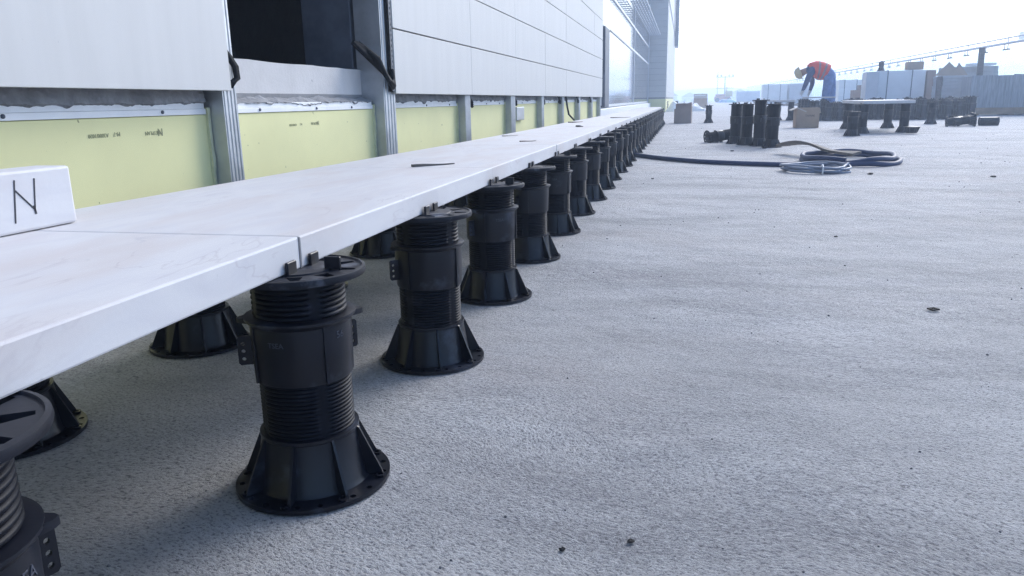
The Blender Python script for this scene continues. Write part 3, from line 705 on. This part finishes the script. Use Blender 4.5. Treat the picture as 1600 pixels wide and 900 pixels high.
tag(MB().prism([(2.30, 11.02), (2.97, 11.20), (3.06, 12.84), (2.36, 12.84)], 0, .042).build('marble_slab', M['marble'], None, (0, 0, .3835), bevel=.003), 'marble slab carried like a table by four pedestals, right of the worker', 'slab')
tall(.36, 'single black pedestal to the right of the nearer table-like slab', 'single pedestals on the open deck', (4.07, 14.35, .001), .5)
g = 'black pedestals carrying the slab left of the brown box'
for (x, y), w in (((1.56, 17.9), 'left'), ((1.97, 17.75), 'middle'), ((2.22, 17.62), 'right')):
    tall(.38, w + ' black pedestal under the marble slab left of the brown box', g, (x, y, .001), .8)
tag(MB().prism([(1.42, 17.55), (2.27, 17.45), (2.36, 18.05), (1.5, 18.12)], 0, .045).build('marble_slab', M['marble'], None, (0, 0, .3835), bevel=.003), 'marble slab on pedestals between the clump and the brown box', 'slab')
# loose pedestal pieces
o = thing('upturned_pedestal', 'loose black pedestal base standing upside down by the table-like slab', 'pedestal base', (2.87, 10.86, .092), rot=(math.pi, 0, .3)); inst('base_cone', ME['base_joined'], o)
tall(.39, 'black pedestal lying on the deck in front of the grey tile stack', 'pedestals lying on the deck', (4.34, 13.12, .10), 0, lying=(0, R(-95), R(-4)))
tall(.35, 'black pedestal lying behind the other fallen one by the boarded crate', 'pedestals lying on the deck', (4.45, 13.62, .10), 0, lying=(0, R(-95), R(24)))
o = thing('pedestal_sleeve', 'short loose black pedestal sleeve lying below the boarded crate', 'pedestal sleeve', (4.50, 13.42, .066), rot=(0, R(90), R(-3)))
MB().lathe([(.056, 0), (.0655, 0), (.0655, .25), (.070, .255), (.070, .265), (.056, .265)], 32, cap=False).lathe([(.056, .02), (.056, .25)], 32).build('sleeve', M['plastic'], o, smooth=40)
MB().box(-.068, -.06, -.02, .02, .25, .31).build('lug', M['plastic'], o)
# the crowd of stored pedestals (small in the picture: one mesh each)
def small_pedestal(h):
    m = MB(); m.lathe([(.103, 0), (.103, .006), (.076, .01), (.066, .088), (.058, .09), (.058, h * .5), (.067, h * .5), (.067, h * .5 + .08), (.074, h * .5 + .082), (.074, h * .5 + .09), (.058, h * .5 + .092), (.058, h - .012), (.088, h - .01), (.090, h)], 20)
    for a in GA: m.add(gusset_mb().v, gusset_mb().f, M=Matrix.Rotation(a, 4, 'Z'))
    for a in (0, 90, 180, 270): m.box(.025, .029, -.010, .010, h, h + .018, M=Matrix.Rotation(R(a), 4, 'Z'))
    return m.mesh('pedestal', M['plastic'], smooth=40)
SP = [small_pedestal(h) for h in (.36, .40, .43)]
RW = ['front row', 'second row', 'third row', 'back row']
for r in range(4):
    for c in range(15):
        x = 2.42 + .222 * c + random.uniform(-.02, .02); y = 16.95 + .235 * r + random.uniform(-.03, .03) + (0 if c < 6 else -.05)
        if c in (6, 7) and r < 2: y += .5; x += .1 * (r - .5); 
        if c in (6, 7) and r >= 2: y += .55
        tag(inst('pedestal', random.choice(SP), None, (x, y, .001), random.uniform(0, 3)), '%s from left in the %s of stored pedestals between worker and crate' % (ordinal(c + 1), RW[r]), 'pedestal', 'stored pedestals crowded between the worker and the crate')
tag(MB().box(-.28, .28, -.22, .22, 0, .03).build('marble_slab', M['marble'], None, (2.72, 17.3, .452), .1, bevel=.002), 'white slab being set on the stored pedestals under the worker\'s hands', 'slab')
for i, (x, y) in enumerate(((-.76, 33.0), (-.36, 33.2))):
    tag(inst('pedestal', SP[1], None, (x, y, .001)), ('left' if i == 0 else 'right') + ' of two far pedestals beyond the end of the slab row', 'pedestal', 'two far pedestals beyond the slab row')

# ------------------------------------------------------------------ boxes, crates, stacks
def open_box(name, label, loc, w, d, h, mt, rz=0, torn=None, flaps=True, group=None):
    t = thing(name, label, 'box', loc, rz, group)
    m = MB(); e = .006
    top = (lambda x: h) if torn is None else torn
    n = 10; v = []; f = []
    for i in range(n + 1):
        x = -w / 2 + w * i / n; v += [(x, -d / 2, 0), (x, -d / 2, top(x)), (x, -d / 2 + e, 0), (x, -d / 2 + e, top(x))]
    for i in range(n):
        a = 4 * i; f += [(a, a + 4, a + 5, a + 1), (a + 1, a + 5, a + 7, a + 3), (a + 3, a + 7, a + 6, a + 2)]
    m.add(v, f)
    m.box(-w / 2, -w / 2 + e, -d / 2 + e, d / 2, 0, top(-w / 2)); m.box(w / 2 - e, w / 2, -d / 2 + e, d / 2, 0, top(w / 2)); m.box(-w / 2 + e, w / 2 - e, d / 2 - e, d / 2, 0, h); m.box(-w / 2 + e, w / 2 - e, -d / 2 + e, d / 2 - e, .001, .008)
    m.build('box_body', mt, t)
    if flaps:
        m = MB(); m.box(-.09, 0, -d / 2 + .01, d / 2 - .01, -.003, .003, M=Matrix.Translation((-w / 2, 0, h)) @ Matrix.Rotation(R(-25), 4, 'Y')); m.build('flap', M['card_in'], t)
        m = MB(); m.box(0, .09, -d / 2 + .01, d / 2 - .01, -.003, .003, M=Matrix.Translation((w / 2, 0, h)) @ Matrix.Rotation(R(75), 4, 'Y')); m.build('flap', M['card_in'], t)
    return t
t = open_box('cardboard_box', 'open brown cardboard box with dark print in front of the worker', (1.925, 13.35, .002), .345, .30, .315, M['card'], R(3))
vs, fs = text_geo('TAMAK', .045, .0006); MB().add([(x + .03, -.1512 - z, y + .19) for x, y, z in vs], fs).build('box_print', M['ink'], t)
MB().box(-.075, .075, -.002, .002, -.008, .008, M=Matrix.Translation((-.10, -.1545, .285)) @ Matrix.Rotation(R(24), 4, 'Y')).build('loose_tape', M['card_in'], t)
open_box('cardboard_box', 'torn open grey brown box at the far end of the slab row', (-.04, 16.45, .002), .345, .28, .40, M['card_dark'], R(-4), torn=lambda x: .29 + (.13 * min(1, max(0, (x + .03) / .16))), flaps=False)
t = thing('cardboard_box', 'large brown box with a lighter box lid on it, far beyond the torn box', 'box', (.76, 42, .002)); MB().box(-.35, .35, -.3, .3, 0, .50).build('box_body', M['card'], t, bevel=.006); MB().box(-.345, .345, -.29, .29, .503, .72).build('box_lid', M['card_in'], t, bevel=.006); MB().box(-.30, .25, -.303, -.299, .60, .66).build('box_label', M['flash'], t)
def stack(name, label, cat, loc, w, d, h, mt, layers, rz=0, straps=0, pallet=.12, group=None, jitter=.01):
    t = thing(name, label, cat, loc, rz, group)
    if pallet:
        for x in (-.42, 0, .42): MB().box(x * w - .05, x * w + .05, -d / 2, d / 2, 0, pallet - .03).build('pallet_bearer', M['raw_wood'], t)
        MB().box(-w / 2, w / 2, -d / 2, d / 2, pallet - .029, pallet - .002).build('pallet_deck', M['raw_wood'], t)
    lh = (h - pallet) / layers
    for k in range(layers):
        jx, jy = random.uniform(-jitter, jitter), random.uniform(-jitter, jitter)
        MB().box(-w / 2 + jx, w / 2 + jx, -d / 2 + jy, d / 2 + jy, pallet + lh * k, pallet + lh * (k + 1) - .004).build('tile_layer' if layers > 2 else 'wrapped_pack', mt, t, bevel=.006)
    for k in range(straps):
        x = w * (-.28 + .5 * k); MB().box(x - .012, x + .012, -d / 2 - .014, d / 2 + .014, pallet - .001, h + .012).build('strap', M['strap'], t)
    return t
W3 = stack('wrapped_pallet', 'white wrapped pallet with two dark straps and a box on top', 'pallet', (5.45, 22.4, .002), 1.15, .8, 1.10, M['wrap'], 1, R(-3), 2)
tag(MB().box(-.19, .19, -.15, .15, 0, .2).build('cardboard_box', M['card'], None, (5.80, 22.35, 1.116), bevel=.005), 'brown box lying on top of the white strapped pallet', 'box')
tag(inst('pedestal', small_pedestal(.235), None, (4.98, 22.25, 1.104)), 'short black pedestal standing on top of the white strapped pallet', 'pedestal')
stack('wrapped_pallet', 'darker left side of the strapped pallet, modelled as a separate grey pack', 'pallet', (4.72, 22.15, .002), .30, .7, 1.08, M['wrap_grey'], 1, R(-3), 0)  # shaded left face of the strapped pallet, its darkness given by grey wrap
o = thing('cardboard_sheet', 'brown upright cardboard packing between the strapped pallet and the tile stack', 'cardboard', (6.13, 22.3, 0)); MB().box(-.10, .10, -.35, .35, .002, 1.09).build('packing_sheet', M['card_dark'], o, bevel=.004)
stack('tile_stack', 'grey stack of thin tiles on a wooden pallet beside the leaning post', 'tile stack', (6.50, 21.3, .002), .80, .8, .92, M['tile'], 9, 0, 0, .24)
MBo = thing('timber_post', 'brown timber upright at the left end of the grey tile stack', 'post', (6.04, 20.98, 0)); MB().box(-.045, .045, -.05, .05, .002, .91).build('upright', M['wood'], MBo)
def tent(name, label, loc, w, h, mt, lean):
    o = thing(name, label, 'cardboard', loc); m = MB()
    m.add([(-w / 2, 0, 0), (w / 2, 0, 0), (lean, .18, h), (-w / 2, .008, 0), (w / 2, .008, 0), (lean, .188, h)], [(0, 1, 2), (5, 4, 3), (0, 3, 4, 1), (1, 4, 5, 2), (2, 5, 3, 0)]); m.build('folded_sheet', mt, o); return o
tent('cardboard_sheet', 'big triangular cardboard sheet standing on the grey tile stack', (6.28, 21.1, .924), .64, .33, M['card'], .03)
tent('cardboard_sheet', 'small triangular cardboard sheet behind the big one on the tile stack', (6.62, 21.4, .924), .36, .32, M['card'], .0)
stack('tile_stack', 'far stack of grey tiles seen behind the leaning post and the crate', 'tile stack', (7.35, 23.2, .002), 1.2, .8, 1.18, M['tile'], 8, 0, 0, .12)
tag(MB().box(-.28, .28, -.25, .25, 0, .06).build('white_tile', M['wrap'], None, (7.45, 22.6, 1.184)), 'single pale tile pack lying on the far grey stack', 'tile')
# leaning post
o = thing('timber_post', 'tall brown timber post leaning beside the boarded crate', 'post', (6.60, 19.95, 0), rot=(0, R(-1.4), 0)); MB().box(-.055, .055, -.04, .04, .003, 1.50).build('post_shaft', M['wood'], o, bevel=.004)
# boarded crate: each board a part
t = thing('boarded_crate', 'grey crate of upright boards on a brown timber base by the right edge', 'crate', (7.05, 19.45, 0), R(-5))
for k in range(11):
    m = MB(); m.box(-.066, .066, -.012, .012, .17, .17 + .715 + random.uniform(-.015, .01)); m.build('board', M['plank'], t, (-.70 + .137 * k, random.uniform(-.004, .004), 0), random.uniform(-.012, .012), bevel=.002, seg=1)
MB().box(-.76, .82, .014, .9, .17, .86).build('crate_body', M['plank'], t)
MB().box(-.80, .86, -.05, .95, .03, .168).build('timber_base', M['raw_wood'], t, bevel=.008)
for x in (-.6, .1, .75): MB().box(x - .05, x + .05, -.03, .9, .002, .029).build('foot_block', M['raw_wood'], t)
# wrapped packs further back
stack('wrapped_pallet', 'pale wrapped pallet behind the worker, left half of the pair', 'pallet', (4.72, 45, .002), 1.25, 1.0, 1.16, M['wrap'], 3, 0, 2)
stack('wrapped_pallet', 'pale wrapped pallet behind the worker, right half of the pair', 'pallet', (5.95, 45.3, .002), 1.0, 1.0, 1.18, M['wrap_grey'], 3, R(4), 0)
stack('wrapped_pallet', 'rounded pale wrapped pallet between the worker and the strapped pallet', 'pallet', (6.62, 35, .002), .96, .9, 1.12, M['wrap'], 3, R(5), 2)
stack('wrapped_pallet', 'small pale pack right of the rounded wrapped pallet', 'pallet', (7.35, 35.5, .002), .42, .8, 1.05, M['wrap'], 1, R(-8), 0)
stack('wrapped_pallet', 'farthest low pale packs left of the worker', 'pallet', (5.6, 75, .002), 2.0, 1.2, 1.05, M['wrap_grey'], 2, 0, 0)
t = thing('cardboard_box', 'brown low box left of the strapped pallet', 'box', (4.95, 24.0, .002)); MB().box(-.30, .34, -.2, .2, 0, .64).build('box_body', M['card_dark'], t, bevel=.006)
t = thing('cardboard_box', 'brown box standing higher behind the low brown box', 'box', (5.10, 24.6, .002)); MB().box(-.16, .30, -.2, .2, 0, .78).build('box_body', M['card_dark'], t, bevel=.006)

# ------------------------------------------------------------------ balustrade
t = thing('glass_balustrade', 'long glass balustrade with steel handrail along the right edge of the roof', 'balustrade', (7.85, 0, 0))
MB().box(-.10, .25, 8, 108, .002, .32).build('kerb', M['flash'], t, bevel=.01)
for k in range(50):
    y = 8.1 + 2 * k; m = MB(); m.box(-.006, .006, y, y + 1.994, .322, 1.62); m.build('glass_panel', M['glass'], t)
MB().tube([(0, 8, 1.70), (0, 108, 1.70)], .036, 10).build('handrail', M['rail'], t, smooth=60)
MB().tube([(.02, 8, 1.83), (.02, 108, 1.83)], .019, 8).build('upper_wire', M['steel'], t, smooth=60)
for k in range(34):
    y = 12 + 1.45 * k + random.uniform(-.1, .1); m = MB()
    m.tube([(-.02, y - .10, 1.675), (-.02, y - .10, 1.55)], .010, 6); m.tube([(-.02, y + .12, 1.675), (-.02, y + .12, 1.55)], .010, 6); m.tube([(-.02, y - .22, 1.545), (-.02, y + .20, 1.548)], .018, 6)
    if k % 2: m.tube([(.01, y, 1.70), (.01, y, 1.83)], .010, 6)
    m.build('rail_clamp', M['clamp'], t)

# ------------------------------------------------------------------ far things
t = thing('apartment_building', 'pale pink building far behind the right end of the balustrade', 'building', (27.2, 60, -3))
MB().box(-1.3, 4, -.2, 8, 0, 7.4).build('wall', M['pale'], t); MB().box(-2.4, 4, -.6, 8, 7.40, 7.95).build('roof_slab', M['pale'], t); MB().box(-.9, 4, 0, 8, 7.955, 9.6).build('penthouse_wall', M['pale'], t)
for z in (1.5, 4.4):
    for x in (-.6, .9, 2.4): MB().box(x, x + .7, -.23, -.19, z, z + 1.3).build('window', M['window'], t)
for i, (x, y, w_, h_, lab) in enumerate(((-3.6, 190, 3.2, 4.2, 'leftmost small pale house on the horizon beside the tower wing'), (1.0, 210, 4.0, 3.9, 'second pale house on the horizon beside the tower wing'), (13.0, 200, 5, 4.4, 'pale house on the horizon right of the utility pole'), (22, 220, 6, 4.9, 'widest pale house on the horizon behind the wrapped packs'))):
    t = thing('distant_house', lab, 'house', (x, y, -3)); MB().box(-w_ / 2, w_ / 2, 0, 5, 0, h_).build('wall', M['pale'], t)
    MB().prism([(-w_ / 2 - .3, 0), (w_ / 2 + .3, 0), (0, 1.2)], -.2, 5.2, M=Matrix.Translation((0, 5, h_)) @ Matrix.Rotation(R(90), 4, 'X')).build('roof', M['raw_wood'], t)
    for q in (-.28, .2): MB().box(q * w_ - .35, q * w_ + .35, -.05, -.01, h_ - 1.9, h_ - .7).build('window', M['window'], t)
t = thing('utility_pole', 'far utility pole with crossarms and insulators on the horizon', 'utility pole', (7.0, 150, -3))
MB().lathe([(.16, 0), (.10, 7.4)], 10).build('pole', M['pole'], t)
for z in (5.2, 7.2): MB().box(-1.6, 1.6, -.07, .07, z - .06, z + .06).build('crossarm', M['pole'], t)
for x in (-1.4, -.7, .7, 1.4): MB().lathe([(.08, 0), (.16, .12), (.16, .28), (.06, .4)], 8, M=Matrix.Translation((x, 0, 7.26))).build('insulator', M['clamp'], t)
t = thing('utility_pole', 'thin far mast left of the utility pole', 'mast', (5.7, 150, -3)); MB().lathe([(.09, 0), (.05, 8.2)], 8).build('pole', M['pole'], t)
t = thing('tarpaulin', 'blue tarpaulin covered heap at the far end of the deck', 'tarpaulin', (4.3, 85, 0)); v = []; f = []; n = 16
for i in range(n + 1):
    for j in range(9):
        x = -1.05 + 2.1 * i / n; y = -.7 + 1.4 * j / 8; e = min(1, 4 * min(i / n, 1 - i / n), 3 * min(j / 8, 1 - j / 8)); v.append((x, y, .003 + e * (.34 + .08 * mnoise.noise(Vector((x * 3, y * 3, 0))))))
for i in range(n):
    for j in range(8): q = i * 9 + j; f.append((q, q + 9, q + 10, q + 1))
MB().add(v, f).build('tarpaulin_cover', M['blue'], t, smooth=70)
t = thing('site_machine', 'orange and yellow site machine far beyond the blue tarpaulin', 'machine', (4.2, 92, .002))
MB().box(-1.0, .7, -.8, .8, .25, .62).build('machine_body', M['orange'], t, bevel=.04); MB().box(.2, .95, -.7, .7, .625, 1.25).build('cab', M['yellow'], t, bevel=.05); MB().box(-.9, .15, -.6, .6, .625, .9).build('engine_cover', M['orange'], t, bevel=.05)
MB().tube([(.3, 0, 1.25), (.35, 0, 1.7)], .06, 8).build('exhaust', M['yellow'], t)
for x in (-.7, .6): MB().lathe([(.25, -.85), (.25, .85)], 16, M=Matrix.Translation((x, 0, .25)) @ Matrix.Rotation(R(90), 4, 'X')).build('wheel', M['rubber'], t)
t = thing('packing_heap', 'heap of crumpled pale packing beyond the end of the slab row', 'packing', (-.35, 31.8, 0)); v = []; f = []; n = 22
for i in range(n + 1):
    for j in range(11):
        x = -.75 + 2.0 * i / n; y = -.4 + .8 * j / 10; e = min(1, 3 * min(i / n, 1 - i / n), 3 * min(j / 10, 1 - j / 10)); v.append((x, y, .003 + e * max(.03, .26 + .42 * mnoise.noise(Vector((x * 3.2, y * 4, 8))))))
for i in range(n):
    for j in range(10): q = i * 11 + j; f.append((q, q + 11, q + 12, q + 1))
MB().add(v, f).build('crumpled_sheet', M['flash'], t)

# ------------------------------------------------------------------ small things on the deck
vs, fs = plate([(-.0105, -.009), (.0105, -.009), (.0105, .009), (-.0105, .009)], [[(-.0065, -.0055), (.0065, -.0055), (.0065, .0055), (-.0065, .0055)]], .0035)
tag(MB().add(vs, fs).build('plastic_clip', M['rubber'], None, (.59, 1.90, .003), .5), 'small black square plastic clip alone on the open deck', 'clip')
DB = [(-.045, .79, .0045, 'dark crumb nearest the camera on the deck, right of the nearest whole pedestal'), (-.12, .76, .004, 'dark crumb just left of the nearest one on the deck'), (1.84, 5.14, .016, 'dark chip far right on the deck, level with the cable coil'), (1.18, 5.30, .018, 'dark chip just right of the cable coil'),
      (-.19, 4.96, .010, 'small dark chip between the pedestal row and the hose tail'), (.78, 8.0, .02, 'dark chip right beside the front pedestal of the clump'), (.45, 7.6, .018, 'dark chip in front of the fallen pedestal of the clump'), (1.45, 3.6, .012, 'small dark chip on the open deck well beyond the square clip'), (.55, 2.9, .007, 'tiny dark crumb beyond the square clip')]
for x, y, s, lab in DB:
    m = MB(); m.lathe([(s * .7, 0), (s, s * .25), (s * .55, s * .5)], 7); me = m.mesh('debris_chip', M['rubber'])
    for v_ in me.vertices: v_.co += Vector((random.uniform(-.3, .3) * s, random.uniform(-.3, .3) * s, random.uniform(0, .15) * s))
    tag(inst('debris_chip', me, None, (x, y, .001), random.uniform(0, 3)), lab, 'debris')
m = MB()
for k in range(260):
    d = random.random() ** 1.7; y = .6 + 13 * d; x = random.uniform(-.9, .4 + y * .5); s = random.uniform(.0007, .0021) * (1 + y * .22)
    m.lathe([(s, 0), (s * .9, s * .6), (s * .3, s)], 5, M=Matrix.Translation((x, y, 0)) @ Matrix.Rotation(random.uniform(0, 3), 4, 'Z') @ Matrix.Diagonal((1, random.uniform(.5, 1.4), 1, 1)))
tag(m.build('grit', M['cut']), kind='stuff')

# ------------------------------------------------------------------ worker
def worker():
    PY = 18.35
    t = thing('person', 'bending worker in orange vest, helmet and jeans behind the stored pedestals', 'person', (2.98, PY, 0))
    J = {}; E_ = []; V = []; RD = []
    def j(n, x, y, z, r, par=None):
        J[n] = len(V); V.append((x - 2.98, y, z)); RD.append(r)
        if par: E_.append((J[par], J[n]))
    j('pelvis', 3.07, 0, .98, .135); j('waist', 2.97, 0, 1.05, .125, 'pelvis'); j('chest', 2.79, 0, 1.095, .14, 'waist'); j('upper', 2.68, 0, 1.08, .115, 'chest'); j('neck', 2.585, 0, 1.055, .058, 'upper'); j('head', 2.50, 0, 1.02, .082, 'neck'); j('crown', 2.42, 0, .99, .085, 'head'); j('chin', 2.485, 0, .925, .05, 'head')
    for s, n in ((-1, 'l'), (1, 'r')):
        j('sh' + n, 2.67, .16 * s, 1.04, .085, 'upper')
        e, w, hh = ((2.575, .80), (2.525, .64), (2.515, .575)) if s < 0 else ((2.76, .80), (2.715, .63), (2.70, .56))
        j('el' + n, e[0], .19 * s, e[1], .060, 'sh' + n); j('wr' + n, w[0], .15 * s, w[1], .040, 'el' + n); j('palm' + n, hh[0], .14 * s, hh[1], .032, 'wr' + n)
        for q in range(4):
            oy = -.027 + .018 * q; L = (.07, .082, .078, .06)[q]
            j('f%s%d' % (n, q), hh[0] - .010, .14 * s + oy, hh[1] - L * .55, .010, 'palm' + n); j('g%s%d' % (n, q), hh[0] - .026, .14 * s + oy, hh[1] - L, .008, 'f%s%d' % (n, q))
        j('th' + n, hh[0] - .035, .14 * s - .03 * s, hh[1] - .015, .011, 'palm' + n); j('ti' + n, hh[0] - .05, .14 * s - .035 * s, hh[1] - .045, .009, 'th' + n)
        dx = -.02 if s < 0 else .15
        j('hip' + n, 3.06 + dx * .3, .10 * s, .93, .122, 'pelvis'); j('kn' + n, 3.02 + dx, .115 * s, .52, .088, 'hip' + n); j('an' + n, 3.0 + dx * 1.2, .12 * s, .11, .06, 'kn' + n); j('to' + n, 2.84 + dx * 1.2, .13 * s, .055, .045, 'an' + n)
    me = bpy.data.meshes.new('body'); me.from_pydata(V, E_, []); ob = bpy.data.objects.new('body', me); C.objects.link(ob)
    ob.modifiers.new('skin', 'SKIN'); sv_ = me.skin_vertices[0].data
    for i, r in enumerate(RD): sv_[i].radius = (r, r)
    sv_[0].use_root = True
    ss = ob.modifiers.new('sub', 'SUBSURF'); ss.levels = 2; ss.render_levels = 2
    bpy.context.view_layer.update(); dg = bpy.context.evaluated_depsgraph_get()
    bm_ = bpy.data.meshes.new_from_object(ob.evaluated_get(dg)); bpy.data.objects.remove(ob)
    bm_.materials.clear()
    for k in ('shirt', 'jeans', 'skin', 'rubber', 'glove'): bm_.materials.append(M[k])
    for p in bm_.polygons:
        x, y, z = p.center; x += 2.98
        p.material_index = 3 if z < .13 else 1 if (x > 2.93 and z < 1.0) or (x > 3.03) else 4 if z < .62 and x < 2.85 else 2 if x < 2.57 and z > .86 and abs(y) < .11 else 0
        p.use_smooth = True
    bm_.name = 'body'; inst('body', bm_, t)
    # vest: lofted shell round the trunk, bands a little proud of it
    path = [(3.035, 1.035), (2.97, 1.065), (2.88, 1.092), (2.79, 1.098), (2.71, 1.085), (2.645, 1.055)]
    wid = [.185, .185, .19, .20, .205, .17]; top = [.125, .13, .14, .15, .14, .12]; bot = [.21, .24, .25, .24, .20, .14]
    def loft(i0, i1, grow, n=28, steps=10):
        v = []; f = []
        for s in range(steps + 1):
            u = i0 + (i1 - i0) * s / steps; i = min(len(path) - 2, int(u)); w = u - i
            lp = lambda a: a[i] * (1 - w) + a[i + 1] * w
            cx = path[i][0] * (1 - w) + path[i + 1][0] * w; cz = path[i][1] * (1 - w) + path[i + 1][1] * w
            d = Vector((path[i + 1][0] - path[i][0], 0, path[i + 1][1] - path[i][1])).normalized(); nn = Vector((-d.z, 0, d.x)) * -1
            if nn.z < 0: nn = -nn
            for k in range(n):
                a = 2 * math.pi * k / n; h = (lp(top) if math.sin(a) > 0 else lp(bot)) + grow
                p = Vector((cx - 2.98, (lp(wid) + grow) * math.cos(a), cz)) + nn * (h * math.sin(a)) + Vector((0, 0, .006 * math.sin(k * 2.3 + s)))
                v.append(p)
        for s in range(steps):
            for k in range(n): k2 = (k + 1) % n; f.append((s * n + k, s * n + k2, (s + 1) * n + k2, (s + 1) * n + k))
        return MB().add(v, f)
    vest = loft(0, 5, 0, steps=20).build('vest', M['vest'], t, smooth=80)
    loft(1.0, 1.45, .004, steps=3).build('reflective_band', M['reflect'], vest, smooth=80); loft(2.35, 2.8, .004, steps=3).build('reflective_band', M['reflect'], vest, smooth=80)
    hm = inst('helmet', MB().lathe([(.150, -.002), (.153, .004), (.128, .010), (.122, .05), (.100, .09), (.06, .115), (.0, .122)], 24, cap=False).mesh('helmet', M['helmet'], smooth=50), t, (2.455 - 2.98, 0, 1.005), rot=(0, R(-112), 0))
worker()

# ------------------------------------------------------------------ air
hz = bpy.data.materials.new('haze'); hz.use_nodes = True; nt = hz.node_tree; nt.nodes.remove(nt.nodes['Principled BSDF'])
pv = nt.nodes.new('ShaderNodeVolumePrincipled'); pv.inputs['Color'].default_value = (.62, .76, 1, 1); pv.inputs['Density'].default_value = HAZE; pv.inputs['Anisotropy'].default_value = .6
nt.links.new(pv.outputs[0], nt.nodes['Material Output'].inputs['Volume'])
tag(MB().box(-310, 310, -170, 450, -14, 14.5).build('haze', hz), kind='stuff')
